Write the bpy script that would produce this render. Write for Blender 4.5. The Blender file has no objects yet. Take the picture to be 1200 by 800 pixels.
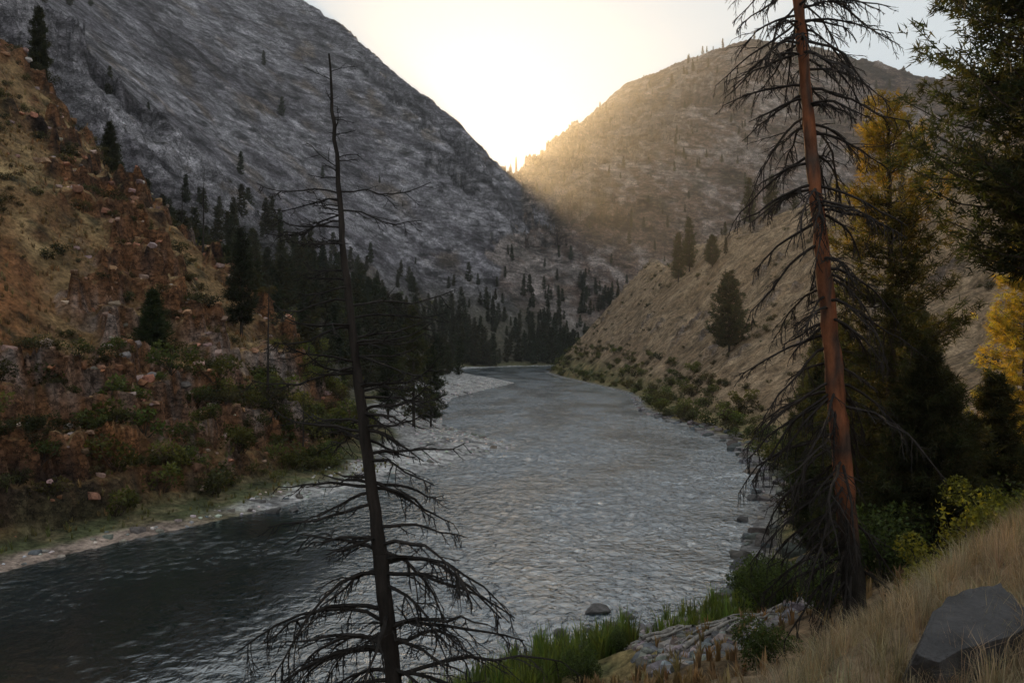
import bpy, math, time
import numpy as np
from mathutils import Vector, Matrix
T0=time.time()
R=np.random.default_rng(11)
scene=bpy.context.scene
FPX=933.0; CZ=14.0

# ------------------------------------------------------------------ noise
_p=np.random.default_rng(5).permutation(256); PERM=np.concatenate([_p,_p])
_a=np.random.default_rng(6).uniform(0,2*np.pi,256); GX=np.cos(_a); GY=np.sin(_a)
def perlin(x,y,seed=0):
    x=np.asarray(x,float)+seed*17.31; y=np.asarray(y,float)+seed*9.77
    xi=np.floor(x).astype(np.int64); yi=np.floor(y).astype(np.int64)
    xf=x-xi; yf=y-yi
    u=xf*xf*xf*(xf*(xf*6-15)+10); v=yf*yf*yf*(yf*(yf*6-15)+10)
    def g(ix,iy,dx,dy):
        h=PERM[(PERM[ix&255]+iy)&255]; return GX[h]*dx+GY[h]*dy
    a=g(xi,yi,xf,yf); b=g(xi+1,yi,xf-1,yf); c=g(xi,yi+1,xf,yf-1); d=g(xi+1,yi+1,xf-1,yf-1)
    return ((a+(b-a)*u)+((c+(d-c)*u)-(a+(b-a)*u))*v)*1.45
def fbm(x,y,o=5,seed=0,gain=.5):
    s=0;a=1;n=0
    for i in range(o):
        s=s+a*perlin(x*2**i,y*2**i,seed+i*3); n+=a; a*=gain
    return s/n
def ridged(x,y,o=5,seed=0,gain=.5):
    s=0;a=1;n=0
    for i in range(o):
        s=s+a*(1-2*np.abs(perlin(x*2**i,y*2**i,seed+i*3))); n+=a; a*=gain
    return s/n
def ss(x,a,b):
    t=np.clip((x-a)/(b-a),0,1); return t*t*(3-2*t)
def mix(a,b,t):
    t=np.asarray(t)[...,None]; return a*(1-t)+np.asarray(b,float)*t
def terrace(h,q,st,lo=.34,hi=.66):
    q=q/st; fr=q-np.floor(q); return (ss(fr,lo,hi)-fr)*st

# ------------------------------------------------------------------ river shores (world metres)
LS=np.array([(-46,-60),(-40,0),(-34,38),(-31.5,49),(-29.5,54),(-26.5,59),(-21.5,67),(-16.5,77),(-9.6,90),(-4.3,100),(0.6,112),(-4,122),(-12,140),(-15,165),(-16,215),(-8,255),(1,300),(-8,345),(-34,400),(-38,440),(-30,480),(0,535),(60,570),(140,590),(400,610),(800,640)],float)
RS=np.array([(-34,-60),(-30,-20),(-26,5),(-18,20),(-8,29),(-2,33),(0,35.8),(3.7,38.4),(8.9,41.5),(12.8,45.8),(16,55.6),(21.5,70.6),(27,90),(30.4,113),(30,135),(27.5,154),(28,180),(32,210),(33,240),(28,290),(21,350),(17,410),(22,455),(50,485),(130,515),(400,540),(800,560)],float)
def pdist(x,y,P):
    d=np.full(np.shape(x),1e9)
    for (ax,ay),(bx,by) in zip(P[:-1],P[1:]):
        dx,dy=bx-ax,by-ay; L=dx*dx+dy*dy
        t=np.clip(((x-ax)*dx+(y-ay)*dy)/L,0,1)
        d=np.minimum(d,(x-ax-t*dx)**2+(y-ay-t*dy)**2)
    return np.sqrt(d)
def tent(x,y,P,s,s2=None,dk=150):
    h=np.full(np.shape(x),-1e9); md=np.full(np.shape(x),1e9)
    for (ax,ay,az),(bx,by,bz) in zip(P[:-1],P[1:]):
        dx,dy=bx-ax,by-ay; L=dx*dx+dy*dy
        t=np.clip(((x-ax)*dx+(y-ay)*dy)/L,0,1)
        d=np.sqrt((x-ax-t*dx)**2+(y-ay-t*dy)**2)
        f=s*d if s2 is None else s*np.minimum(d,dk)+s2*np.maximum(d-dk,0)
        h=np.maximum(h,az+(bz-az)*t-f); md=np.minimum(md,d)
    return h,md
LM=[(95,690,22),(67,705,51),(33,760,130),(0,820,187),(-38,840,226),(-73,850,265),(-137,850,315),(-186,870,364),(-236,880,398),(-330,860,490),(-440,640,520),(-520,400,500),(-540,100,500),(-560,-200,480)]
RM=[(-160,1500,120),(-60,1330,228),(0,1250,276),(77,1200,327),(120,1170,358),(166,1150,393),(224,1100,402),(281,1050,408),(375,1000,434),(482,900,445),(600,700,430),(640,400,430),(660,0,430),(660,-200,430)]
LRx=[-400,-160,-86,-50,-33,-23,-18]; LRy=[230,160,142,130,123,106,98]
RRx=[15,40,60,80,100,120,160,300,700]; RRy=[455,455,430,385,345,320,300,310,310]

def terrain(x,y,full=False):
    x=np.asarray(x,float); y=np.asarray(y,float)
    xl=np.interp(y,LS[:,1],LS[:,0]); xr=np.interp(y,RS[:,1],RS[:,0])
    dl=pdist(x,y,LS); dr=pdist(x,y,RS)
    left=(x<=xl); right=(x>=xr)&(~left); riv=~(left|right)
    wob=fbm(x/6,y/6,3,1)*1.2
    dl2=np.maximum(dl+wob*ss(dl,0,3),0); dr2=np.maximum(dr+wob*ss(dr,0,3),0)
    big=fbm(x/28,y/28,4,2)
    # left near hill
    bench=np.interp(y,[0,50,70,90,110,140],[3,4,6,9,16,18])
    nh=.07*dl2+np.maximum(dl2-bench,0)*np.interp(y,[40,90,110],[.92,1.0,1.0])
    yr=np.interp(x,LRx,LRy)+big*5
    t=y-yr
    nh=nh-1.35*np.maximum(t,0)
    crag=ss(fbm(x/17,y/17,4,8)+.45*fbm(x/5,y/5,2,9)+.25*ss(-dl2,-24,-8),-.04,.2)*ss(dl2,bench-1,bench+3)
    hh=nh+big*4.0*ss(dl2,8,25)
    hh=hh+crag*(ridged(x/7,y/9,5,12,.62)*3.6+.5)
    hh=hh+crag*terrace(hh,hh+fbm(x/9,y/9,4,15)*4.5,3.6,.38,.62)*.98
    hh=hh+crag*terrace(hh,hh+fbm(x/4,y/4,3,16)*1.5,1.2,.3,.7)*.85
    hh=hh+fbm(x/2.2,y/2.2,4,17)*.5*ss(dl2,bench-1,bench+4)
    nhill=hh
    # left mountain
    lm,md=tent(x,y,LM,1.08)
    rug=ridged(x/100,y/100,7,21,.58)
    amp=ss(lm,-20,160)*(.15+.85*ss(md,5,80))
    al=.72*x+.69*y; dn=.69*x-.72*y
    gul=ridged(al/62+fbm(x/90,y/90,3,25)*.9,dn/260,5,26,.55)
    lm=lm+amp*((rug-.42)*44+(gul-.42)*44)+(ridged(x/30,y/30,5,27,.62)-.5)*17*amp
    dip=lm+.55*x+.3*y+fbm(x/60,y/60,5,23)*45
    lm=lm+terrace(lm,dip,36,.40,.60)*.8*amp+terrace(lm,dip*1.0+fbm(x/15,y/15,3,24)*8,8,.3,.7)*.7*amp
    lm=np.where(lm<70,70*np.exp((np.minimum(lm,70)-70)/70),lm)
    lim=.16*dl2+np.maximum(dl2-24,0)*.85+fbm(x/18,y/18,3,29)*1.5*ss(dl2,4,20)
    lmm=np.minimum(lm,lim)
    # right distant mountain
    rm,md=tent(x,y,RM,1.0,.6,130)
    ampr=ss(rm,-20,120)*(.10+.90*ss(md,8,110))
    rugr=ridged(x/130,y/130,7,31,.58)
    gr2=ridged((x*.8+y*.3)/75+fbm(x/90,y/90,3,35)*.8,(y*.8-x*.3)/260,5,36,.55)
    rugr=.6*rugr+.4*gr2
    rm=rm+ampr*((rugr-.45)*95)+(ridged(x/35,y/35,5,37,.62)-.5)*18*ampr
    dip2=rm-.3*x+fbm(x/70,y/70,5,33)*60; at=ampr*ss(md,25,100)
    rm=rm+terrace(rm,dip2,34,.36,.64)*.6*at+terrace(rm,dip2+fbm(x/15,y/15,3,34)*8,9,.3,.7)*.6*at
    rm=np.where(rm<40,40*np.exp((np.minimum(rm,40)-40)/40),rm)
    # right hill & bank
    sl=np.interp(y,[0,90,150,200,350],[.38,.40,.55,.8,1.0])
    fl=np.interp(y,[0,60,110,200,300,400],[2,3,8,10,5,2])
    rh=.09*dr2+np.maximum(dr2-fl,0)*sl
    rh=np.where(rh>55,55+(rh-55)*.42,rh)
    t2=y-np.interp(x,RRx,RRy)+fbm(x/30,y/30,3,41)*8
    rh=rh-1.2*np.maximum(t2,0)
    rh=rh+fbm(x/40,y/40,4,43)*6*ss(dr2,15,60)+fbm(x/4,y/4,4,44)*.5*ss(dr2,1,8)-(1-np.abs(perlin(x/26+y/60,y/50,47)))**6*3.5*ss(dr2,20,40)
    rcr=ss(fbm(x/16,y/16,4,48),.22,.36)*ss(dr2,14,26)*ss(y,90,140)
    rh=rh+rcr*(ridged(x/8,y/8,4,49)*2.2+terrace(rh,rh+fbm(x/9,y/9,3,45)*3,2.6)*.9)
    e=((x-1.9)-(y-5)*.98)/1.4
    near=11.9+np.where(e>0,.10*e,.95*e)+fbm(x/3,y/3,3,46)*.25
    near=np.where(y<11,near,near-.55*(y-11))
    rh=np.where(y<40,np.maximum(rh-1.2*np.exp(-(x*x+(y-8)**2)/200),near),rh)
    rlim=np.maximum(dr2-75,0)*.9
    H_left=np.maximum(np.maximum(nhill*np.where(y<240,1,0)-np.where(y<240,0,99),lmm),np.minimum(rm,lim))
    H_right=np.maximum(rh,np.minimum(rm,rlim)); H_right=np.maximum(H_right,.05*dr2)
    H_left=np.maximum(H_left,.05*dl2)
    bed=-np.minimum(np.minimum(dl,dr)*.22,2.5)-.05
    H=np.where(left,H_left,np.where(right,H_right,bed))
    H=H+np.where(riv,0,fbm(x/.9,y/.9,3,50)*.07*ss(np.minimum(dl,dr),0,2))
    if not full: return H
    return H,dict(left=left,right=right,riv=riv,dl=dl2,dr=dr2,crag=crag,nh=nhill,lmm=lmm,rm=np.minimum(rm,np.where(right,rlim,1e9)),rh=rh,t=t,bench=bench,big=big,rug=.5*rug+.5*gul,rugr=rugr,rcr=rcr)

# ------------------------------------------------------------------ mesh helpers
def make_mesh(name,V,F,C=None,mats=(),M=None,smooth=False,extra=None,parent=None):
    me=bpy.data.meshes.new(name)
    V=np.asarray(V,np.float32); F=np.asarray(F,np.int32); k=F.shape[1]
    me.vertices.add(len(V)); me.vertices.foreach_set('co',V.ravel())
    me.loops.add(F.size); me.loops.foreach_set('vertex_index',F.ravel())
    me.polygons.add(len(F)); me.polygons.foreach_set('loop_start',np.arange(0,F.size,k,dtype=np.int32))
    for m in mats: me.materials.append(m)
    if M is not None: me.polygons.foreach_set('material_index',np.asarray(M,np.int32))
    me.update(calc_edges=True)
    if C is not None:
        a=me.attributes.new('Col','FLOAT_COLOR','POINT')
        c=np.ones((len(V),4),np.float32); c[:,:3]=C; a.data.foreach_set('color',c.ravel())
    if extra:
        for n,arr in extra.items():
            a=me.attributes.new(n,'FLOAT','POINT'); a.data.foreach_set('value',np.asarray(arr,np.float32))
    me.polygons.foreach_set('use_smooth',np.full(len(F),smooth))
    ob=bpy.data.objects.new(name,me); scene.collection.objects.link(ob)
    if parent: ob.parent=parent
    return ob
def cat(parts):
    V=[];F=[];C=[];M=[];o=0
    for p in parts:
        V.append(p[0]);F.append(p[1]+o);C.append(p[2]);M.append(p[3]);o+=len(p[0])
    return np.concatenate(V),np.concatenate(F),np.concatenate(C),np.concatenate(M)
def scatter(templates,pos,rot,scale,tint=None,which=None,tilt=0,zs=None):
    n=len(pos); which=R.integers(0,len(templates),n) if which is None else which
    out=[]
    for ti,(V,F,C,M) in enumerate(templates):
        idx=np.where(which==ti)[0]
        if not len(idx): continue
        c,s=np.cos(rot[idx]),np.sin(rot[idx]); sc=np.asarray(scale)[idx]
        z=sc if zs is None else zs[idx]
        X=V[None,:,0]*sc[:,None]; Y=V[None,:,1]*sc[:,None]; Z=V[None,:,2]*z[:,None]
        W=np.stack([X*c[:,None]-Y*s[:,None],X*s[:,None]+Y*c[:,None],Z],-1)
        if tilt:
            tl=R.normal(0,tilt,(len(idx),2)); W[...,0]+=Z*tl[:,0:1]; W[...,1]+=Z*tl[:,1:2]
        W+=pos[idx][:,None,:]
        Fc=(F[None]+(np.arange(len(idx))*len(V))[:,None,None]).reshape(-1,F.shape[1])
        Cc=np.repeat(C[None],len(idx),0)
        if tint is not None: Cc=Cc*tint[idx][:,None,:]
        out.append((W.reshape(-1,3),Fc,Cc.reshape(-1,3),np.tile(M,len(idx))))
    return cat(out)
def tube(P,r,sides=4):
    P=np.asarray(P,float); n=len(P); r=np.asarray(r,float)
    T=np.gradient(P,axis=0); T/=np.linalg.norm(T,axis=1)[:,None]+1e-9
    ref=np.array([0,0,1.]) if abs(T[0,2])<.8 else np.array([1.,0,0])
    A=np.cross(T,ref); A/=np.linalg.norm(A,axis=1)[:,None]+1e-9; B=np.cross(T,A)
    th=np.arange(sides)*2*np.pi/sides
    V=P[:,None]+(A[:,None]*np.cos(th)[None,:,None]+B[:,None]*np.sin(th)[None,:,None])*r[:,None,None]
    i=np.arange(n-1)[:,None]*sides; j=np.arange(sides)[None]; k=(j+1)%sides
    a=i+j;b=i+k;c=a+sides;d=b+sides
    F=np.concatenate([np.stack([a,b,d],-1).reshape(-1,3),np.stack([a,d,c],-1).reshape(-1,3)])
    return V.reshape(-1,3),F
def part(V,F,col,m=0):
    C=np.empty((len(V),3)); C[:]=col
    return (V,F,C,np.full(len(F),m,int))
def unit(v): return v/(np.linalg.norm(v,axis=-1,keepdims=True)+1e-9)

# ------------------------------------------------------------------ materials
def newmat(name):
    m=bpy.data.materials.new(name); m.use_nodes=True; nt=m.node_tree; nt.nodes.clear()
    return m,nt,nt.nodes,nt.links
def N(nd,t,**k):
    n=nd.new(t)
    for a,b in k.items():
        if a in n.inputs.keys(): n.inputs[a].default_value=b
        else: setattr(n,a,b)
    return n
def mat_ground():
    m,nt,nd,lk=newmat('terrain_surface')
    out=N(nd,'ShaderNodeOutputMaterial'); bs=N(nd,'ShaderNodeBsdfPrincipled',Roughness=.95)
    bs.inputs['Specular IOR Level'].default_value=.15
    at=N(nd,'ShaderNodeAttribute',attribute_name='Col'); rk=N(nd,'ShaderNodeAttribute',attribute_name='rock'); fr=N(nd,'ShaderNodeAttribute',attribute_name='far')
    geo=N(nd,'ShaderNodeNewGeometry')
    n1=N(nd,'ShaderNodeTexNoise',Scale=.35,Detail=12.,Roughness=.72)
    n2=N(nd,'ShaderNodeTexNoise',Scale=2.3,Detail=8.,Roughness=.7)
    n3=N(nd,'ShaderNodeTexNoise',Scale=.055,Detail=12.,Roughness=.68,Distortion=.6)
    vo=N(nd,'ShaderNodeTexVoronoi',feature='DISTANCE_TO_EDGE',Scale=.55)
    vf=N(nd,'ShaderNodeTexVoronoi',feature='DISTANCE_TO_EDGE',Scale=.085)
    mp=N(nd,'ShaderNodeMapping'); mp.inputs['Scale'].default_value=(1,1,2.2); mp.inputs['Rotation'].default_value=(.3,.5,0)
    lk.new(geo.outputs['Position'],mp.inputs['Vector'])
    for n in (n1,n2): lk.new(geo.outputs['Position'],n.inputs['Vector'])
    lk.new(mp.outputs[0],n3.inputs['Vector'])
    wv=N(nd,'ShaderNodeVectorMath',operation='MULTIPLY_ADD'); wv.inputs[1].default_value=(3,3,3)
    lk.new(n2.outputs['Color'],wv.inputs[0]); lk.new(mp.outputs[0],wv.inputs[2]); lk.new(wv.outputs[0],vo.inputs['Vector'])
    wf=N(nd,'ShaderNodeVectorMath',operation='MULTIPLY_ADD'); wf.inputs[1].default_value=(30,30,30)
    lk.new(n1.outputs['Color'],wf.inputs[0]); lk.new(mp.outputs[0],wf.inputs[2]); lk.new(wf.outputs[0],vf.inputs['Vector'])
    def mr(src,a,b,c,d):
        r=N(nd,'ShaderNodeMapRange'); 
        for i,v in enumerate((a,b,c,d)): r.inputs[i+1].default_value=v
        lk.new(src,r.inputs[0]); return r.outputs[0]
    def mul(a,b):
        m_=N(nd,'ShaderNodeMath',operation='MULTIPLY'); lk.new(a,m_.inputs[0])
        if isinstance(b,float): m_.inputs[1].default_value=b
        else: lk.new(b,m_.inputs[1])
        return m_.outputs[0]
    def sel(fac,val):
        q=N(nd,'ShaderNodeMixRGB'); lk.new(fac,q.inputs[0]); q.inputs[1].default_value=(1,1,1,1); lk.new(val,q.inputs[2]); return q.outputs[0]
    c1=mul(mr(n1.outputs[0],.33,.67,.3,1.8),mr(n2.outputs[0],.32,.68,.35,1.65))
    c1f=N(nd,'ShaderNodeMixRGB'); lk.new(mul(fr.outputs['Fac'],.35),c1f.inputs[0]); lk.new(c1,c1f.inputs[1]); c1f.inputs[2].default_value=(1,1,1,1)
    f=mul(c1f.outputs[0],sel(fr.outputs['Fac'],mr(n3.outputs[0],.36,.64,.25,1.95)))
    f=mul(f,sel(rk.outputs['Fac'],mr(vo.outputs['Distance'],0,.10,.2,1.)))
    f=mul(f,sel(fr.outputs['Fac'],mr(vf.outputs['Distance'],0,.12,.3,1.1)))
    vm=N(nd,'ShaderNodeVectorMath',operation='SCALE'); lk.new(at.outputs['Color'],vm.inputs[0]); lk.new(f,vm.inputs['Scale'])
    lk.new(vm.outputs[0],bs.inputs['Base Color'])
    b0=N(nd,'ShaderNodeBump',Distance=36.); lk.new(mul(fr.outputs['Fac'],1.),b0.inputs['Strength']); lk.new(n3.outputs[0],b0.inputs['Height'])
    b1=N(nd,'ShaderNodeBump',Distance=3.5)
    ma=N(nd,'ShaderNodeMath',operation='MULTIPLY_ADD'); ma.inputs[1].default_value=.75; ma.inputs[2].default_value=.25; lk.new(rk.outputs['Fac'],ma.inputs[0])
    lk.new(ma.outputs[0],b1.inputs['Strength']); lk.new(n1.outputs[0],b1.inputs['Height']); lk.new(b0.outputs[0],b1.inputs['Normal'])
    b2=N(nd,'ShaderNodeBump',Distance=.35,Strength=.9); lk.new(n2.outputs[0],b2.inputs['Height']); lk.new(b1.outputs[0],b2.inputs['Normal'])
    lk.new(b2.outputs[0],bs.inputs['Normal']); lk.new(bs.outputs[0],out.inputs[0])
    return m
def mat_foliage(name,trans=.4,tm=(2.2,1.9,.9)):
    m,nt,nd,lk=newmat(name)
    out=N(nd,'ShaderNodeOutputMaterial'); at=N(nd,'ShaderNodeAttribute',attribute_name='Col')
    d=N(nd,'ShaderNodeBsdfPrincipled',Roughness=.7); d.inputs['Specular IOR Level'].default_value=.2
    t=N(nd,'ShaderNodeBsdfTranslucent'); mx=N(nd,'ShaderNodeMixShader',Fac=trans)
    g=N(nd,'ShaderNodeVectorMath',operation='MULTIPLY'); g.inputs[1].default_value=tm
    lk.new(at.outputs['Color'],g.inputs[0]); lk.new(g.outputs[0],t.inputs['Color'])
    lk.new(at.outputs['Color'],d.inputs['Base Color'])
    lk.new(d.outputs[0],mx.inputs[1]); lk.new(t.outputs[0],mx.inputs[2]); lk.new(mx.outputs[0],out.inputs[0])
    return m
def mat_solid(name,scale,lo,hi,bump,rough=.9,zsc=1.):
    m,nt,nd,lk=newmat(name)
    out=N(nd,'ShaderNodeOutputMaterial'); at=N(nd,'ShaderNodeAttribute',attribute_name='Col')
    bs=N(nd,'ShaderNodeBsdfPrincipled',Roughness=rough); bs.inputs['Specular IOR Level'].default_value=.2
    geo=N(nd,'ShaderNodeNewGeometry'); mp=N(nd,'ShaderNodeMapping'); mp.inputs['Scale'].default_value=(1,1,zsc)
    lk.new(geo.outputs['Position'],mp.inputs[0])
    n=N(nd,'ShaderNodeTexNoise',Scale=scale,Detail=9.,Roughness=.7); lk.new(mp.outputs[0],n.inputs['Vector'])
    r=N(nd,'ShaderNodeMapRange'); r.inputs[1].default_value=.3; r.inputs[2].default_value=.7; r.inputs[3].default_value=lo; r.inputs[4].default_value=hi
    lk.new(n.outputs[0],r.inputs[0])
    vm=N(nd,'ShaderNodeVectorMath',operation='SCALE'); lk.new(at.outputs['Color'],vm.inputs[0]); lk.new(r.outputs[0],vm.inputs['Scale'])
    lk.new(vm.outputs[0],bs.inputs['Base Color'])
    b=N(nd,'ShaderNodeBump',Distance=bump,Strength=1.); lk.new(n.outputs[0],b.inputs['Height']); lk.new(b.outputs[0],bs.inputs['Normal'])
    lk.new(bs.outputs[0],out.inputs[0]); return m
def mat_water():
    m,nt,nd,lk=newmat('river_water')
    out=N(nd,'ShaderNodeOutputMaterial'); bs=N(nd,'ShaderNodeBsdfPrincipled',Roughness=.04,IOR=2.5)
    bs.inputs['Specular IOR Level'].default_value=.9
    geo=N(nd,'ShaderNodeNewGeometry')
    mp=N(nd,'ShaderNodeMapping'); mp.inputs['Scale'].default_value=(1,.8,1); mp.inputs['Rotation'].default_value=(0,0,.35); lk.new(geo.outputs['Position'],mp.inputs[0])
    a=N(nd,'ShaderNodeTexNoise',Scale=1.7,Detail=4.,Roughness=.58,Distortion=.8)
    lk.new(mp.outputs[0],a.inputs['Vector'])
    ch=N(nd,'ShaderNodeAttribute',attribute_name='chop')
    bp=N(nd,'ShaderNodeBump',Distance=.46); lk.new(ch.outputs['Fac'],bp.inputs['Strength']); lk.new(a.outputs[0],bp.inputs['Height'])
    fo=N(nd,'ShaderNodeAttribute',attribute_name='foam')
    c0_=N(nd,'ShaderNodeMixRGB'); c0_.inputs[1].default_value=(.004,.012,.012,1); c0_.inputs[2].default_value=(.05,.075,.10,1); lk.new(ch.outputs['Fac'],c0_.inputs[0])
    c=N(nd,'ShaderNodeMixRGB'); lk.new(c0_.outputs[0],c.inputs[1]); c.inputs[2].default_value=(.6,.63,.65,1); lk.new(fo.outputs['Fac'],c.inputs[0])
    lk.new(c.outputs[0],bs.inputs['Base Color']); lk.new(bp.outputs[0],bs.inputs['Normal'])
    lk.new(bs.outputs[0],out.inputs[0]); return m
M_G=mat_ground(); M_F=mat_foliage('conifer_needles',.4); M_L=mat_foliage('shrub_leaves',.4); M_GR=mat_foliage('dry_grass_blades',.3,(1.3,1.25,1.))
M_BARK=mat_solid('pine_bark',5.,.4,1.6,.05,zsc=.3); M_ROCK=mat_solid('river_rock',2.5,.45,1.6,.08); M_W=mat_water()

# ------------------------------------------------------------------ terrain sheet
def axis(a,b,mn,k,c=0):
    o=[a]
    while o[-1]<b:
        o.append(o[-1]+max(mn,k*abs(o[-1]-c)))
    return np.array(o)
ys=axis(-40,1900,.32,.0034)
xp=axis(0,860,.33,.0064); xs=np.concatenate([-xp[:0:-1],xp])
X,Y=np.meshgrid(xs,ys)
H,Z=terrain(X,Y,True)
gy,gx=np.gradient(H,ys,xs); slope=np.hypot(gx,gy)
c0=np.zeros(X.shape+(3,))
n_a=fbm(X/9,Y/9,5,60); n_b=fbm(X/2.5,Y/2.5,4,61); n_c=fbm(X/35,Y/35,5,62); n_d=fbm(X/1.2,Y/1.2,3,63)
u=H*.75+X*.5+Y*.12; w=X*.6-H*.4+Y*.5
strat=fbm(u/9+n_c*1.5,w/70,5,66,.6)
strat2=fbm(u/38+n_c*1.2,w/160,4,69,.6)
streak=fbm(Y/7,u/60,4,67)
grass=mix(np.ones_like(c0)*np.array([.17,.098,.044]),[.30,.205,.10],ss(n_a,-.35,.4))
grass=mix(grass,[.20,.085,.034],ss(n_c+.3*n_b,-.05,.4))
grass=mix(grass,[.032,.03,.016],ss(n_b+.5*n_a,.15,.42)*.85)
grass=mix(grass,[.07,.078,.028],ss(-n_a-.4*n_b,.3,.6)*.6)
rock=mix(np.ones_like(c0)*np.array([.29,.135,.065]),[.44,.35,.31],ss(strat+.4*n_d,.0,.35))
rock=mix(rock,[.42,.18,.07],ss(n_a+.3*n_d,.08,.34)*.85)
rock=mix(rock,[.06,.038,.032],ss(-strat+.5*n_d,.03,.36))
steep=ss(slope,1.1,1.7)
m_r=np.clip(steep*.95*(.4+.6*Z['crag'])+Z['crag']*.6*ss(n_b,-.25,.2),0,1)
hillc=grass*(1-m_r[...,None])+rock*m_r[...,None]
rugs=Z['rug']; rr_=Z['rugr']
cliff=ss(slope,1.1,2.0)
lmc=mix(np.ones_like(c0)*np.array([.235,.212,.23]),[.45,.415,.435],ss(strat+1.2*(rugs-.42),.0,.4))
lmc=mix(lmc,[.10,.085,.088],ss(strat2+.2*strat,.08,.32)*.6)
lmc=mix(lmc,[.075,.063,.068],ss(-strat+.3*streak-1.2*(rugs-.42),.08,.48))  # ribs paler, gullies darker: relief shading mixed into the rock colour
lmc=mix(lmc,[.22,.155,.10],ss(n_c+.2*strat-.4*cliff,.1,.4)*.6)
lmc=mix(lmc,[.055,.058,.038],ss(-slope,-.95,-.5)*ss(n_a,-.3,.2)*.8)
lowv=ss(-H,-80,-25); lmc=mix(lmc,[.08,.07,.04],lowv*.85)
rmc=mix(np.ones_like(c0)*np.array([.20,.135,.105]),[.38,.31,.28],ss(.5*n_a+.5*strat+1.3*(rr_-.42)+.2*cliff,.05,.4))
rmc=mix(rmc,[.065,.048,.042],ss(-.6*n_a-.4*strat-1.3*(rr_-.42),.05,.42)); rmc=mix(rmc,[.06,.055,.035],ss(n_c+.4*n_a,.15,.5)*.6)  # gullies browned for plant cover and painted relief shade, ribs paler
rhc=mix(np.ones_like(c0)*np.array([.22,.145,.085]),[.30,.21,.13],ss(n_a+.6*n_b,-.3,.3))
rhc=mix(rhc,[.11,.075,.042],ss(n_b+.8*n_c+.5*n_d,.05,.4)*.8)
rhc=mix(rhc,[.24,.19,.165],Z['rcr']*ss(n_b,-.3,.2)*.85)
bank=mix(np.ones_like(c0)*np.array([.11,.105,.045]),[.21,.155,.07],ss(n_b,-.2,.2))
bk=ss(-Z['dr'],-14,-7); rhc=rhc*(1-bk[...,None])+bank*bk[...,None]
gravel=mix(np.ones_like(c0)*np.array([.48,.455,.44]),[.27,.255,.25],ss(n_d+n_b,-.1,.4))
gk=ss(-Z['dr']+n_b,-3.2,-1.2); rhc=rhc*(1-gk[...,None])+gravel*gk[...,None]*.5
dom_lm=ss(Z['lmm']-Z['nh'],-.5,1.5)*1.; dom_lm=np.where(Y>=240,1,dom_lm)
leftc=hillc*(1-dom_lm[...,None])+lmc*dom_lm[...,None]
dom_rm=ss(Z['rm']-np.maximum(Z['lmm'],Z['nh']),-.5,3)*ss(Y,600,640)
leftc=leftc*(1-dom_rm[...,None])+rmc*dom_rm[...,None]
green=mix(np.ones_like(c0)*np.array([.09,.095,.045]),[.16,.13,.07],ss(n_b,-.2,.3))
g1=ss(-Z['dl']+n_b*1.5,-Z['bench']-1.5,-Z['bench']+.5); leftc=leftc*(1-g1[...,None])+green*g1[...,None]
sand=np.ones_like(c0)*np.array([.36,.27,.22])
s1=ss(-Z['dl']+n_b,-2.6,-1.4)*ss(-Y,-66,-60); leftc=leftc*(1-s1[...,None])+sand*s1[...,None]
gw=np.interp(Y,[60,75,100,115,140,200,260,300,420,520],[1.5,2,10,16,14,14,20,24,14,2])
s2=ss(-Z['dl']+n_a*3,-gw-1.5,-gw+1)*ss(Y,64,70); leftc=leftc*(1-s2[...,None])+gravel*s2[...,None]
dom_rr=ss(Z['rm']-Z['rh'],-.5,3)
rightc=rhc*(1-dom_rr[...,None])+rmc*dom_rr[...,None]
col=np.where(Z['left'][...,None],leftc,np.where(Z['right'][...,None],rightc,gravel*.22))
rockm=np.where(Z['left'],np.where(dom_lm>.5,.85*(1-.5*lowv),m_r),np.maximum(dom_rr*.8,Z['rcr']*.8))
farm=np.where(Z['left'],dom_lm*ss(H,20,60),dom_rr*ss(H,30,80))
ny,nx=X.shape; I=np.arange(ny*nx).reshape(ny,nx)
F=np.stack([I[:-1,:-1],I[:-1,1:],I[1:,1:],I[1:,:-1]],-1).reshape(-1,4)
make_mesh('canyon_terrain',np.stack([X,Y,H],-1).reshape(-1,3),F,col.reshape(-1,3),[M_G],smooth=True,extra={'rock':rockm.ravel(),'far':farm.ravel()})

# ------------------------------------------------------------------ river
wy=axis(-60,640,.20,.0042); wx=np.concatenate([np.arange(-60,60,.28),axis(60,760,3,.03,60)])
WX,WY=np.meshgrid(wx,wy)
pool=ss(WX+fbm(WX/9,WY/9,2,79)*6,-15,0); pool=np.maximum(pool,ss(WY,60,90))
calm=(.45+.55*ss(fbm(WX/12,WY/22,3,70),-.3,.3))*(.22+.78*pool)
wh=(fbm(WX/1.9+WY/5,WY/2.1,4,71,.6)*.28+fbm(WX/5,WY/6,2,75)*.18)*calm
wsd=np.minimum(pdist(WX,WY,LS),pdist(WX,WY,RS))
foam=ss(fbm(WX/1.0,WY/1.2,4,77,.7)+.7*fbm(WX/12,WY/9,2,78)+.22*ss(-wsd,-5,-1),.38,.60)*.55*ss(-WY,-190,-70)*(.4+.6*pool)
ny,nx=WX.shape; I=np.arange(ny*nx).reshape(ny,nx)
F=np.stack([I[:-1,:-1],I[:-1,1:],I[1:,1:],I[1:,:-1]],-1).reshape(-1,4)
make_mesh('river_water',np.stack([WX,WY,wh],-1).reshape(-1,3),F,None,[M_W],smooth=True,extra={'foam':foam.ravel(),'chop':(calm*.95).ravel()})

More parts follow.
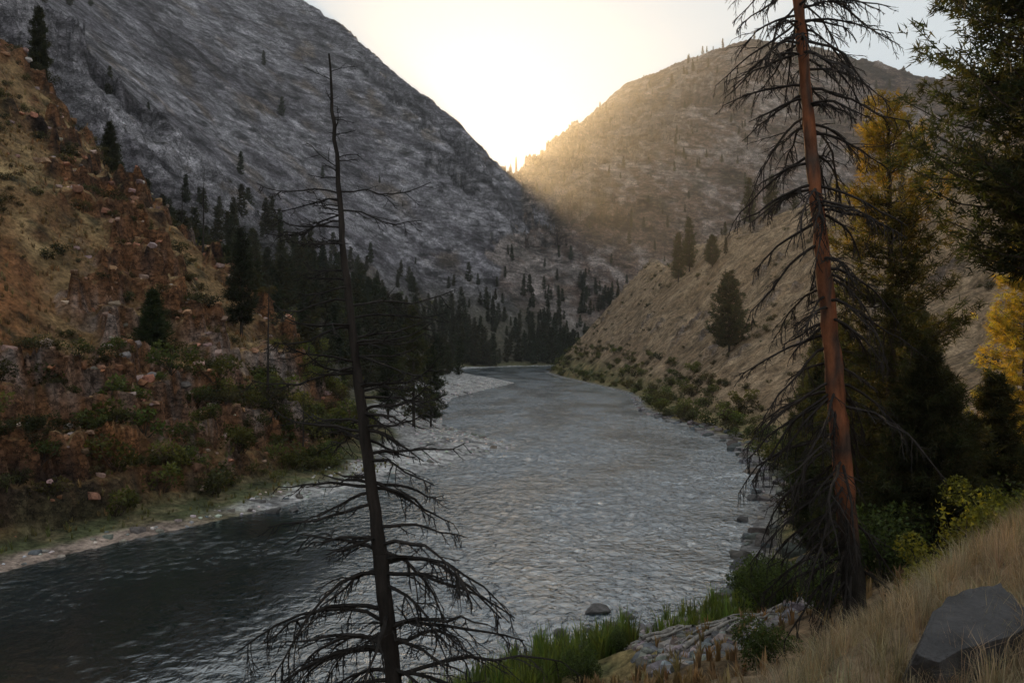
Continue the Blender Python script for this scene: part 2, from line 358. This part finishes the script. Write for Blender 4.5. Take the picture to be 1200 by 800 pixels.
# ------------------------------------------------------------------ plant generators
WOOD=np.array([.05,.038,.03])
def needles(cent,dirs,k,ln,wd,rng,col,spread=.75):
    n=len(cent); c=np.repeat(cent,k,0); d=np.repeat(dirs,k,0)
    d=unit(d*.6+rng.normal(0,spread,(n*k,3))); s=unit(np.cross(d,rng.normal(0,1,(n*k,3))))
    l=ln*rng.uniform(.6,1.2,(n*k,1)); off=rng.normal(0,ln*.25,(n*k,3))
    c=c+off
    V=np.stack([c-s*wd,c+s*wd,c+d*l],1).reshape(-1,3); F=np.arange(n*k*3).reshape(-1,3)
    cc=np.repeat(np.repeat(col,k,0),3,0)
    return (V,F,cc,np.full(n*k,1))
def conifer(h,cb,rmax,lev,nbr,tpb,k,ln,wd,seed,green=(.040,.052,.024),trunk_r=None,shape=.8,droop=.15,gap=.12,wood_br=True,sides=6,top=None):
    g=np.random.default_rng(seed); parts=[]
    tr=trunk_r or h*.014
    zz=np.linspace(-.03*h,h,10); lean=g.normal(0,.012,2)*h
    P=np.stack([lean[0]*(zz/h)**2,lean[1]*(zz/h)**2,zz],1)
    parts.append(part(*tube(P,tr*(1-zz/h*.93)+h*.0012,sides),WOOD))
    cent=[];dirs=[]
    for i in range(lev):
        t=(i+g.uniform(-.4,.4))/lev; t=min(max(t,0),.985)
        z=cb*h+(1-cb)*h*t
        prof=(1-t)**shape*min(1,.55+t*2.2)
        for j in range(nbr):
            if g.random()<gap: continue
            a=g.uniform(0,2*np.pi); L=rmax*prof*g.uniform(.55,1.18)+.015*h
            el=(-droop+.75*t+g.normal(0,.12))
            n=5; s=np.linspace(0,1,n); hd=np.array([np.cos(a),np.sin(a)])
            zc=z+L*(el*s-.22*np.sin(s*np.pi)*(1-t)+.12*s*s)+g.normal(0,.003*h)
            bx=np.interp(z,P[:,2],P[:,0]); by=np.interp(z,P[:,2],P[:,1])
            Q=np.stack([bx+hd[0]*L*s,by+hd[1]*L*s,zc],1)
            if wood_br: parts.append(part(*tube(Q,np.linspace(tr*.22*(1-t*.7),tr*.04,n),3),WOOD))
            m=max(2,int(tpb*(L/rmax)+.5)) if tpb>3 else tpb
            q=g.uniform(.22,1.03,m); lat=g.normal(0,1,m)*.17*L*(1.15-q)
            cx=np.interp(q,s,Q[:,0])-hd[1]*lat; cy=np.interp(q,s,Q[:,1])+hd[0]*lat; cz=np.interp(q,s,Q[:,2])+g.normal(0,.012*h,m)*.6
            cent.append(np.stack([cx,cy,cz],1)); dirs.append(np.tile([hd[0],hd[1],.25],(m,1)))
    cent=np.concatenate(cent);dirs=np.concatenate(dirs)
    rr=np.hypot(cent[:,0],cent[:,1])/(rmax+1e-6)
    gc=np.tile(np.array(green,float),(len(cent),1))
    if top is not None:
        tt=ss(cent[:,2]/h+g.normal(0,.06,len(cent)),top[3],top[3]+.25)[:,None]; gc=gc*(1-tt)+np.array(top[:3])*tt
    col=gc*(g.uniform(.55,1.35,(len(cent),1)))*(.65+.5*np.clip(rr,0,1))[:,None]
    col[:,0]*=g.uniform(.85,1.3,len(cent))
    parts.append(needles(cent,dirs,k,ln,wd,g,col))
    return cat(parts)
def shrub(nleaf,seed,green,leaf=.07,blobs=7,stem=True):
    g=np.random.default_rng(seed); parts=[]
    bc=np.stack([g.normal(0,.28,blobs),g.normal(0,.28,blobs),g.uniform(.25,.75,blobs)],1); br=g.uniform(.16,.34,blobs)
    w=g.integers(0,blobs,nleaf); d=unit(g.normal(0,1,(nleaf,3)))
    c=bc[w]+d*(br[w]*g.uniform(.45,1.1,nleaf)**.6)[:,None]; c[:,2]=np.abs(c[:,2])
    n=unit(g.normal(0,1,(nleaf,3))); s=unit(np.cross(n,d+.01)); l=leaf*g.uniform(.6,1.3,(nleaf,1))
    V=np.stack([c-s*l*.45,c+s*l*.45,c+unit(n+d)*l],1).reshape(-1,3)
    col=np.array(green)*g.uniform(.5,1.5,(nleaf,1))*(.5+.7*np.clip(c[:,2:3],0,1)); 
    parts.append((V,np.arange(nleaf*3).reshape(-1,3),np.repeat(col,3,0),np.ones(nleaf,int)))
    if stem:
        for i in range(blobs):
            P=np.linspace([0,0,-.1],bc[i],4); P[1:3]+=g.normal(0,.03,(2,3)); parts.append(part(*tube(P,[.018,.014,.01,.005],3),WOOD))
    return cat(parts)
def tuft(nb,seed,colr,wd=.03,spread=.35):
    g=np.random.default_rng(seed); Vs=[];Cs=[];Fs=[]
    for i in range(nb):
        a=g.uniform(0,2*np.pi); r=g.uniform(0,.12); b=np.array([r*np.cos(a),r*np.sin(a),-.05])
        a2=a+g.normal(0,.5); h=g.uniform(.5,1.1); o=g.uniform(.1,1)*spread
        dv=np.array([np.cos(a2),np.sin(a2),0]); sd=np.array([-dv[1],dv[0],0])*wd
        m=b+dv*o*.35+[0,0,h*.6]; tp=b+dv*o+[0,0,h*(1-.35*o)]
        k=len(Vs)*5; Vs.append([b-sd,b+sd,m-sd*.7,m+sd*.7,tp]); Fs+=[[k,k+1,k+3],[k,k+3,k+2],[k+2,k+3,k+4]]
        Cs.append(np.tile(np.array(colr)*g.uniform(.6,1.35),(5,1)))
    return np.array(Vs).reshape(-1,3),np.array(Fs),np.concatenate(Cs),np.ones(len(Fs),int)
def rock(sub,seed,colr,planes=11):
    import bmesh
    g=np.random.default_rng(seed); bm=bmesh.new(); bmesh.ops.create_icosphere(bm,subdivisions=sub,radius=1)
    V=np.array([v.co[:] for v in bm.verts]); F=np.array([[v.index for v in f.verts] for f in bm.faces]); bm.free()
    V*= (1+.12*perlin(V[:,0]*1.5+seed,V[:,1]*1.5+V[:,2]))[:,None]
    for _ in range(planes):
        n=unit(g.normal(0,1,3)); o=g.uniform(.45,.8); e=V@n-o; V-=np.maximum(e,0)[:,None]*n
    V*=np.array([1,.75,.6])
    if sub>=4: V+=V*(.09*fbm(V[:,0]*4+seed,V[:,1]*4+V[:,2]*3,5,seed,.6)[:,None])
    return V,F,np.tile(np.array(colr,float),(len(V),1)),np.zeros(len(F),int)
def hz(x,y): return terrain(np.atleast_1d(np.float64(x)),np.atleast_1d(np.float64(y)))

# ---- distant forest
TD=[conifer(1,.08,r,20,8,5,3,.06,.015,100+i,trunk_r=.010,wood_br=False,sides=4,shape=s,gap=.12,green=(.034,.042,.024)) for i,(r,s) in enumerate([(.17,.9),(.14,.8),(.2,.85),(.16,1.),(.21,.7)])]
def place(name,n,xr,yr,cond,hr,templates,mats,tint=.2,wide=1.,seed=0):
    g=np.random.default_rng(seed)
    x=g.uniform(*xr,n); y=g.uniform(*yr,n); h,z=terrain(x,y,True)
    pr=cond(x,y,h,z); k=g.random(n)<pr; x,y,h=x[k],y[k],h[k]
    s=g.uniform(*hr,len(x))*np.where(g.random(len(x))<.3,.6,1)
    tn=np.ones((len(x),3))*g.uniform(1-tint,1+tint,(len(x),1))*np.stack([g.uniform(.85,1.25,len(x)),np.ones(len(x)),g.uniform(.8,1.1,len(x))],1)
    V,F,C,M=scatter(templates,np.stack([x,y,h-.02*s],1),g.uniform(0,6.28,len(x)),s*wide,tn,zs=s,tilt=.02)
    return make_mesh(name,V,F,C,mats,M)
def c_left(x,y,h,z):
    cl=ss(fbm(x/45,y/45,4,90),.0,.22)
    dens=ss(-h,-85,-25)*(.5+.5*cl)+ss(-h,-240,-60)*.7*ss(-z['rug'],-.36,-.22)*ss(fbm(x/60,y/60,3,91),-.1,.12)+.003
    return np.where(z['left']&(z['dl']>20)&((z['lmm']>z['nh']+1)|(y>240))&(y<735),dens,0)
place('conifer_forest',8600,(-300,110),(128,735),c_left,(7,16),TD,[M_BARK,M_F],wide=1.15,seed=1)
def c_grove(x,y,h,z): return np.where(z['left']&(z['dl']>3)&(z['dl']<45),.8,0)
place('conifer_grove',330,(-75,75),(470,640),c_grove,(15,26),TD,[M_BARK,M_F],wide=1.1,seed=21)
def c_right(x,y,h,z):
    return np.where((~z['riv'])&(z['rm']>z['rh']+2)&(y>600)&(z['rm']>z['lmm']),.7*ss(fbm(x/60,y/60,4,92),.08,.28)+.012+.15*ss(-h,-120,-40),0)
place('mountain_conifers',3000,(-40,560),(640,1260),c_right,(6,13),TD,[M_BARK,M_F],seed=2)
def c_rh(x,y,h,z):
    gully=ss(fbm(x/25,y/25,2,93),.15,.35)
    return np.where(z['right']&(z['dr']>12)&(y<460)&(z['rh']>z['rm']),.01+.2*gully*ss(x,60,100),0)
place('hillside_conifers',700,(20,260),(150,450),c_rh,(6,12),TD,[M_BARK,M_F],seed=3)

# ---- shrubs
TS=[shrub(420,200+i,(.05,.05,.024),.10) for i in range(4)]
TSg=[shrub(420,210+i,(.075,.088,.027),.10) for i in range(4)]
def c_hill(x,y,h,z): return np.where(z['left']&(z['dl']>z['bench'])&(z['nh']>z['lmm'])&(z['t']<4),.2+.8*ss(fbm(x/10,y/10,3,94),0,.3),0)
place('hillside_shrubs',3200,(-110,-15),(45,150),c_hill,(.4,1.8),TS,[M_BARK,M_L],tint=.45,wide=1.2,seed=4)
def c_bankl(x,y,h,z): return np.where(z['left']&(z['dl']>np.where(y>88,z['bench']+1,2.8))&(z['dl']<z['bench']+9),ss(z['dl'],4,9)*.9*ss(y,62,74)+.05,0)
place('riverside_shrubs',1300,(-42,6),(58,135),c_bankl,(1.0,3.2),TSg+TS[:1],[M_BARK,M_L],tint=.35,wide=1.1,seed=5)
def c_bankr(x,y,h,z): return np.where(z['right']&(z['dr']>2.5)&(z['dr']<17),.8,0)
place('bank_shrubs',2000,(8,75),(50,430),c_bankr,(1.0,3.2),TSg+TS,[M_BARK,M_L],tint=.35,wide=1.2,seed=6)
def c_tan(x,y,h,z): return np.where(z['right']&(z['dr']>14),.6*ss(fbm(x/18,y/18,3,97),-.2,.3),0)
place('sagebrush',3200,(20,200),(90,450),c_tan,(.4,1.9),TS,[M_BARK,M_L],tint=.35,wide=1.2,seed=7)
def c_far_l(x,y,h,z): return np.where(z['left']&(z['dl']>21)&(z['dl']<70),.8,0)
place('forest_undergrowth',2000,(-100,40),(125,560),c_far_l,(1.5,4),TSg+TS,[M_BARK,M_L],tint=.35,wide=1.2,seed=8)

# ---- grass
TG=[tuft(12,300+i,(.25,.17,.085),.05) for i in range(4)]
def c_g(x,y,h,z): return np.where(z['left']&(z['dl']>3)&(z['nh']>z['lmm'])&(z['t']<2),(1-.95*z['crag'])*(.35+.65*ss(fbm(x/7,y/7,3,98),-.2,.2)),0)
place('hillside_grass',17000,(-105,-18),(45,145),c_g,(.35,.85),TG,[M_GR,M_GR],tint=.4,wide=1.3,seed=9)
TGn=[tuft(30,320+i,(.31,.25,.16),.0045,.75) for i in range(5)]
def c_gn(x,y,h,z): return np.where(z['right']&(z['dr']>10),1,0)
place('dry_bank_grass',13000,(0,14),(2.5,15),c_gn,(.2,.48),TGn,[M_GR,M_GR],tint=.35,seed=10)
def c_gm(x,y,h,z): return np.where(z['right']&(z['dr']>7),.8,0)
place('slope_grass',8000,(2,60),(14,75),c_gm,(.35,.8),TG,[M_GR,M_GR],tint=.35,wide=1.2,seed=11)
TGg=[tuft(26,340+i,(.10,.14,.038),.018,.5) for i in range(4)]
def c_gg(x,y,h,z): return np.where(z['right']&(z['dr']>.2)&(z['dr']<5+3*fbm(x/2,y/2,2,95)),np.where(x>5.5,.25,.95*ss(fbm(x/1.5,y/1.5,2,99),-.5,0)),0)
place('green_river_grass',4600,(-9,16),(24,50),c_gg,(.4,1.9),TGg,[M_L,M_L],tint=.45,seed=12)
def c_gl(x,y,h,z): return np.where(z['left']&(z['dl']>2.2)&(z['dl']<z['bench']+2)&(y<92),.8,0)
place('green_bench_grass',3500,(-45,0),(44,105),c_gl,(.3,.8),[tuft(14,350+i,(.15,.15,.07),.04,.5) for i in range(3)],[M_L,M_L],tint=.35,seed=13)

# ---- rocks
TRs=[rock(1,400+i,(.44,.42,.41),7) for i in range(5)]
TRm=[rock(3,410+i,(.20,.19,.19),14) for i in range(5)]
def c_bar(x,y,h,z): return np.where(z['left']&(z['dl']<np.interp(y,[60,100,115,140,200,300],[1.5,9,14,11,11,12])),1,0)
place('gravel_bar_stones',10000,(-36,10),(46,300),c_bar,(.1,.42),TRs,[M_ROCK],tint=.5,wide=1.,seed=14)
def c_sh(x,y,h,z): return np.where((z['left']|z['right'])&(np.minimum(z['dl'],z['dr'])<2.2),.5,0)
place('shoreline_boulders',6500,(-36,38),(30,240),c_sh,(.25,1.0),TRm,[M_ROCK],tint=.5,seed=15)
def c_shr(x,y,h,z): return np.where(z['right']&(z['dr']<4.5),.9*ss(fbm(x/5,y/5,2,96),-.3,.2),0)
place('bank_boulders',2000,(10,36),(44,160),c_shr,(.4,1.5),[(v,f,c*.6,m) for v,f,c,m in TRm],[M_ROCK],tint=.4,seed=22)
def c_cor(x,y,h,z): return np.where(z['right']&(z['dr']>.5)&(z['dr']<12)&(x>4.8)&(x<11),1,0)
place('bank_cobbles',2600,(4,11),(24,42),c_cor,(.1,.5),TRm,[M_ROCK],tint=.5,seed=16)
def c_hr(x,y,h,z): return np.where(z['left']&(z['dl']>z['bench']-1)&(z['nh']>z['lmm'])&(z['t']<2),.05+.95*z['crag'],0)
place('hillside_rocks',5600,(-100,-18),(45,140),c_hr,(.15,.95),[(v,f,c*np.array([1.4,.78,.48]),m) for v,f,c,m in TRm[:3]]+[(v,f,c*np.array([1.7,1.35,1.2]),m) for v,f,c,m in TRm[3:]],[M_ROCK],tint=.5,seed=17)
def single(name,tmpl,x,y,s,zoff=0,rot=0,tint=(1,1,1),mats=(M_ROCK,),smooth=False):
    V,F,C,M=tmpl; c,sn=math.cos(rot),math.sin(rot); s=np.ones(3)*s
    W=V*s; W=np.stack([W[:,0]*c-W[:,1]*sn,W[:,0]*sn+W[:,1]*c,W[:,2]],1)
    ob=make_mesh(name,W,F,C*np.array(tint),list(mats),M,smooth=smooth); ob.location=(x,y,float(hz(x,y)[0])+zoff); return ob
BR=rock(6,503,(.075,.07,.07),20)
single('granite_boulder',BR,2.95,5.1,(.9,.52,.64),.04,.75)
for i,(px,py,s) in enumerate([(700,716,1.),(735,722,.7),(655,742,.6),(905,572,.9),(885,585,1.3),(870,610,.9),(690,740,.5),(320,600,1.4),(300,592,1.7),(345,598,1.)]):
    d=CZ*FPX/(py-405); 
    ob=single('river_boulder',rock(4,510+i,(.12,.11,.105),12),(px-600)/FPX*d,d,s*.7); ob.location.z=.02

# ---- driftwood
parts=[]
g=np.random.default_rng(77)
for i in range(16):
    x=g.uniform(5.5,9.5); y=g.uniform(27,32); a=g.uniform(0,3.1); L=g.uniform(1,3.5); s=np.linspace(-.5,.5,6)
    P=np.stack([x+np.cos(a)*L*s,y+np.sin(a)*L*s*.6,np.zeros(6)],1); P[:,2]=hz(P[:,0],P[:,1])+.3+g.normal(0,.04,6)
    parts.append(part(*tube(P,np.linspace(.09,.03,6)*g.uniform(.5,1.2),6),np.array([.30,.27,.24])))
V,F,C,M=cat(parts); make_mesh('driftwood_pile',V,F,C,[M_BARK],M,smooth=True)

# ------------------------------------------------------------------ dead snags
def branch(parts,g,p0,az,L,el0,droop,r,col,depth,curl=0.,ntw=8,twl=.35):
    n=8; s=np.linspace(0,1,n); pts=[np.array(p0,float)]; a=az; 
    for i in range(1,n):
        e=el0-droop*s[i]+curl*max(0,s[i]-.55)*2; a+=g.normal(0,.13); e+=g.normal(0,.11)
        pts.append(pts[-1]+np.array([math.cos(a)*math.cos(e),math.sin(a)*math.cos(e),math.sin(e)])*L/(n-1))
    P=np.array(pts); parts.append(part(*tube(P,r*(1-s*.8)+.003,4 if depth>1 else 3),np.array(col)*g.uniform(.7,1.3)))
    if depth<=0: return
    for j in range(ntw):
        t=g.uniform(.15,1); q=np.array([np.interp(t,s,P[:,k]) for k in range(3)])
        side=g.choice([-1,1]); l=L*twl*(1.2-t*.6)*g.uniform(.4,1.1)
        e=el0-droop*t
        branch(parts,g,q,a+side*g.uniform(.4,1.1),l,e+g.normal(-.05,.25),droop*g.uniform(.2,.9),r*.38*(1.1-t*.5),col,depth-1,curl*.8,max(2,int(ntw*.5)),.45)
def dead_tree(name,base,top,r0,r1,specs,trunkcol,brcol,seed,wig=.05,flare=1.5):
    g=np.random.default_rng(seed); e=bpy.data.objects.new(name,None); scene.collection.objects.link(e)
    n=60; s=np.linspace(0,1,n); base=np.array(base);top=np.array(top)
    P=base+(top-base)*s[:,None]; H_=np.linalg.norm(top-base)
    P[:,0]+=wig*H_*.12*np.sin(s*5+1)*s*(1-s*.4)+.012*g.normal(0,1,n)*s; P[:,1]+=.012*g.normal(0,1,n)
    r=(r0+(r1-r0)*s**.85)*(1+(flare-1)*np.exp(-s*22)); r=r*(1+.05*g.normal(0,1,n))
    V,F=tube(P,r,14); th=fbm(V[:,2]*3,V[:,0]*9+V[:,1]*9,3,seed)
    V=V+ (V-np.repeat(P,14,0))*th[:,None]*.25
    tc=np.array(trunkcol(V[:,2],V)); 
    make_mesh('trunk',V,F,tc,[M_BARK],smooth=True,parent=e)
    parts=[]
    for (t0,t1,cnt,L,el,dr,cu,ntw,azf,dep) in specs:
        for i in range(cnt):
            t=g.uniform(t0,t1); q=np.array([np.interp(t,s,P[:,k]) for k in range(3)]); az=azf(g)
            rr=np.interp(t,s,r)
            branch(parts,g,q,az,L*g.uniform(.5,1.2),el+g.normal(0,.16),dr*g.uniform(.6,1.4),min(.035,rr*.28),brcol,dep,cu,ntw)
    V,F,C,M=cat(parts); make_mesh('branches',V,F,C,[M_BARK],M,parent=e)
    return e
anyaz=lambda g:g.uniform(0,2*np.pi)
lr=lambda g:(0 if g.random()<.5 else np.pi)+g.normal(0,.6)
bx,by=-1.62,12.0; bz=float(hz(bx,by)[0])-.3
dk=np.array([.035,.028,.024])
def tc1(z,V): return dk*(1+.6*fbm(z*4,V[:,0]*12,3,3))[:,None]
dead_tree('dead_pine_snag',(bx+.12,by,bz),(-2.72,12,18.4),.185,.014,[
  (.80,.99,16,.6,.5,.6,.4,4,anyaz,1),
  (.55,.84,38,1.45,.15,.5,.9,9,lr,2),
  (.42,.60,20,1.4,.0,.7,.6,8,lr,2),
  (.12,.42,60,2.35,.28,1.2,.35,12,lr,2)],tc1,(.03,.025,.022),21,wig=.12)
bx,by=7.85,18.; bz=float(hz(bx,by)[0])-.25
def tc2(z,V):
    a=fbm(z*1.1,V[:,0]*4+V[:,1]*3,4,5); red=np.array([.23,.085,.04]); gr=np.array([.075,.05,.04]); bl=np.array([.03,.025,.02])
    c=mix(np.ones((len(z),3))*red,gr,ss(a,-.1,.25)); c=mix(c,bl,ss(-z,-10.8,-9.5)); return c
dead_tree('dead_ponderosa_snag',(bx,by,bz),(6.25,18,25),.27,.08,[
  (.84,1.,26,2.2,.2,.9,.2,12,anyaz,2),
  (.58,.84,50,2.4,.05,.95,.25,13,anyaz,2),
  (.35,.60,34,2.1,-.2,.9,.3,12,anyaz,2),
  (.10,.36,44,2.7,-.3,.8,.2,13,lambda g:g.choice([np.pi,np.pi*.8,np.pi*1.2,.3])+g.normal(0,.5),2)],tc2,(.032,.026,.023),22,wig=.05)

# ------------------------------------------------------------------ live pines
def pine(name,x,y,h,rmax,seed,cb=.15,lev=42,nbr=10,tpb=26,k=12,ln=.28,wd=.02,green=(.036,.046,.020),shape=.75,gap=.15,droop=.15,dz=0,top=None):
    V,F,C,M=conifer(h,cb,rmax,lev,nbr,tpb,k,ln,wd,seed,green,shape=shape,gap=gap,droop=droop,top=top)
    e=make_mesh(name,V,F,C,[M_BARK,M_F],M); e.location=(x,y,float(hz(x,y)[0])+dz-.1); return e
pine('ponderosa_pine',14.3,30,18.3,3.5,31,green=(.040,.046,.018),cb=.10,lev=46,nbr=9,shape=.6,gap=.22,top=(.22,.185,.035,.64))  # gold crown top: low sunlight put into the needle colour
pine('ponderosa_pine',15.3,21,22,4.8,32,lev=46,nbr=11,cb=.36,ln=.28,wd=.024,tpb=40,green=(.030,.040,.018),shape=.5,gap=.14)
pine('ponderosa_pine',29.6,46,14,3.4,33,green=(.30,.26,.035),shape=.6,cb=.05,gap=.25)  # yellow needles: backlit sun glow painted into the base colour
pine('ponderosa_pine',18.3,37,12,2.8,34,green=(.04,.048,.02))
pine('ponderosa_pine',21.2,42,13,2.6,45,green=(.035,.042,.018))
pine('ponderosa_pine',20.6,34,7.5,2.0,49,green=(.04,.046,.018),cb=.05,gap=.3)
pine('ponderosa_pine',14.4,27.5,8,2.4,48,green=(.035,.042,.018),cb=.05)
pine('douglas_fir',22.5,58,12,2.8,35,k=9,ln=.35,wd=.03)
pine('douglas_fir',28,72,14,3.2,36,k=9,ln=.35,wd=.03)
pine('douglas_fir',33,84,13,3.4,37,k=9,ln=.35,wd=.03)
pine('douglas_fir',18.4,47,9,2.2,38,k=9,ln=.3,wd=.026)
pine('douglas_fir',17.5,40,11,2.4,44,k=9,ln=.3,wd=.026)
pine('douglas_fir',26,62,14,3.2,46,k=9,ln=.35,wd=.03)
pine('douglas_fir',20,51,12,2.8,47,k=9,ln=.35,wd=.03)
pine('douglas_fir',54,198,20,6.5,39,k=7,ln=.8,wd=.09,lev=26,tpb=20)
for i,(px,d,h) in enumerate([(795,318,20),(808,322,23),(835,300,12),(878,330,22),(905,325,18)]):
    pine('douglas_fir',(px-600)/FPX*d,d,h,3.6,50+i,k=6,ln=.9,wd=.11,lev=24,tpb=10,nbr=8)
# left side
for i,(px,d,h,r,gcol) in enumerate([(45,118,11,1.9,(.03,.036,.016)),(283,100,13.5,2.4,(.022,.028,.014)),(180,82,6.5,1.8,(.035,.05,.02)),(485,118,18,3.8,(.05,.058,.024)),(505,128,13,3.2,(.03,.04,.02)),(455,135,14,2.8,(.03,.04,.02)),(330,128,9,1.8,(.03,.04,.02)),(128,128,9,1.5,(.03,.035,.018))]):
    pine('pine_tree',(px-600)/FPX*d,d,h,r,70+i,k=8,ln=.45,wd=.05,lev=32,tpb=11,nbr=9,green=gcol,gap=.2)
def small_snag(x,y,h,L,seed,name='dead_conifer'):
    z=float(hz(x,y)[0])-.3
    dead_tree(name,(x,y,z),(x+.2,y,z+h),h*.014,.02,[(.2,.95,46,L,.1,.6,.3,6,anyaz,1)],tc1,(.03,.025,.022),seed)
small_snag(-43.5,112,12.5,.9,81); small_snag(-49,118,8,.8,82)
small_snag(-25.8,84,14,2.4,83); small_snag(-22.6,86,8,2.2,84,'bare_shrub')
TN=[shrub(4200,600+i,(.13,.135,.025),.042,14) for i in range(2)]+[shrub(4200,605+i,(.055,.078,.025),.042,14) for i in range(2)]
for i,(x,y,s,t) in enumerate([(10.3,19,1.6,0),(12.0,20.5,1.9,1),(13.2,18.5,1.5,0),(9.5,17,1.0,1),(11.6,16.5,1.1,0),(6.6,21,1.1,2),(9.6,25,1.5,3),(12,26,2.2,2),(16,27,2.4,2),(2.6,29.5,1.1,2),(14.5,23,1.8,0),(18,31,2.3,0),(19.5,26,2.2,0),(10.8,33,1.8,2),(12,38,2.0,3),(14,43,2.,2),(4.4,33.2,.9,3)]):
    single('willow_shrub',TN[t],x,y,s*1.25,0,i*1.3,mats=(M_BARK,M_L))

# ------------------------------------------------------------------ camera, sun, sky, haze
cam=bpy.data.cameras.new('camera'); co=bpy.data.objects.new('camera',cam); scene.collection.objects.link(co)
cam.lens=28; cam.sensor_width=36; cam.clip_end=6000; cam.clip_start=.1
co.location=(0,0,CZ); co.rotation_euler=(math.radians(90.3),0,0); scene.camera=co
AZ=-.0375
def need(p):
    yy=np.linspace(p[1]+200,1880,900); xx=p[0]+AZ*(yy-p[1]); h=terrain(xx,yy); return float(np.max((h-p[2])/(yy-p[1])))
eT=need((14.9,30,20)); eC=need((0,0,14.)); eG=need((6,8,12.3))
te=max(min(eC,eG)-.0025,eT+.001)
sd=Vector((AZ,1,te)).normalized()
sl=bpy.data.lights.new('sun','SUN'); sl.energy=5; sl.angle=math.radians(.5); sl.color=(1,.68,.33)
so=bpy.data.objects.new('sun',sl); scene.collection.objects.link(so); so.rotation_euler=sd.to_track_quat('Z','Y').to_euler()
w=bpy.data.worlds.new('World'); scene.world=w; w.use_nodes=True; nt=w.node_tree; nd=nt.nodes; lk=nt.links
bg=nd['Background']; sky=nd.new('ShaderNodeTexSky'); sky.sky_type='NISHITA'; sky.sun_disc=False
sky.sun_elevation=math.atan(te); sky.sun_rotation=math.atan(AZ); sky.altitude=1200; sky.air_density=1.; sky.dust_density=1.
hs=nd.new('ShaderNodeHueSaturation'); hs.inputs['Saturation'].default_value=.7; hs.inputs['Value'].default_value=.02
ad=nd.new('ShaderNodeMixRGB'); ad.blend_type='ADD'; ad.inputs[0].default_value=1; ad.inputs[2].default_value=(6.6,7.3,7.7,1)
lk.new(sky.outputs[0],hs.inputs['Color']); lk.new(hs.outputs[0],ad.inputs[1]); lk.new(ad.outputs[0],bg.inputs[0]); bg.inputs[1].default_value=.1
import bmesh
bm=bmesh.new(); bmesh.ops.create_cube(bm,size=1); me=bpy.data.meshes.new('valley_haze'); bm.to_mesh(me); bm.free()
hzob=bpy.data.objects.new('valley_haze',me); scene.collection.objects.link(hzob); hzob.scale=(1700,1380,520); hzob.location=(0,590,245)
m,nt,nd,lk=newmat('valley_haze'); o=N(nd,'ShaderNodeOutputMaterial')
v1=N(nd,'ShaderNodeVolumeScatter',Density=.000062,Anisotropy=.82); v2=N(nd,'ShaderNodeVolumeScatter',Density=.00008,Anisotropy=.1)
v1.inputs['Color'].default_value=(1,.9,.72,1)
v2.inputs['Color'].default_value=(.95,.95,1,1); asn=N(nd,'ShaderNodeAddShader'); lk.new(v1.outputs[0],asn.inputs[0]); lk.new(v2.outputs[0],asn.inputs[1])
lk.new(asn.outputs[0],o.inputs['Volume']); me.materials.append(m)
scene.view_settings.view_transform='Standard'; scene.view_settings.look='None'; scene.view_settings.exposure=0
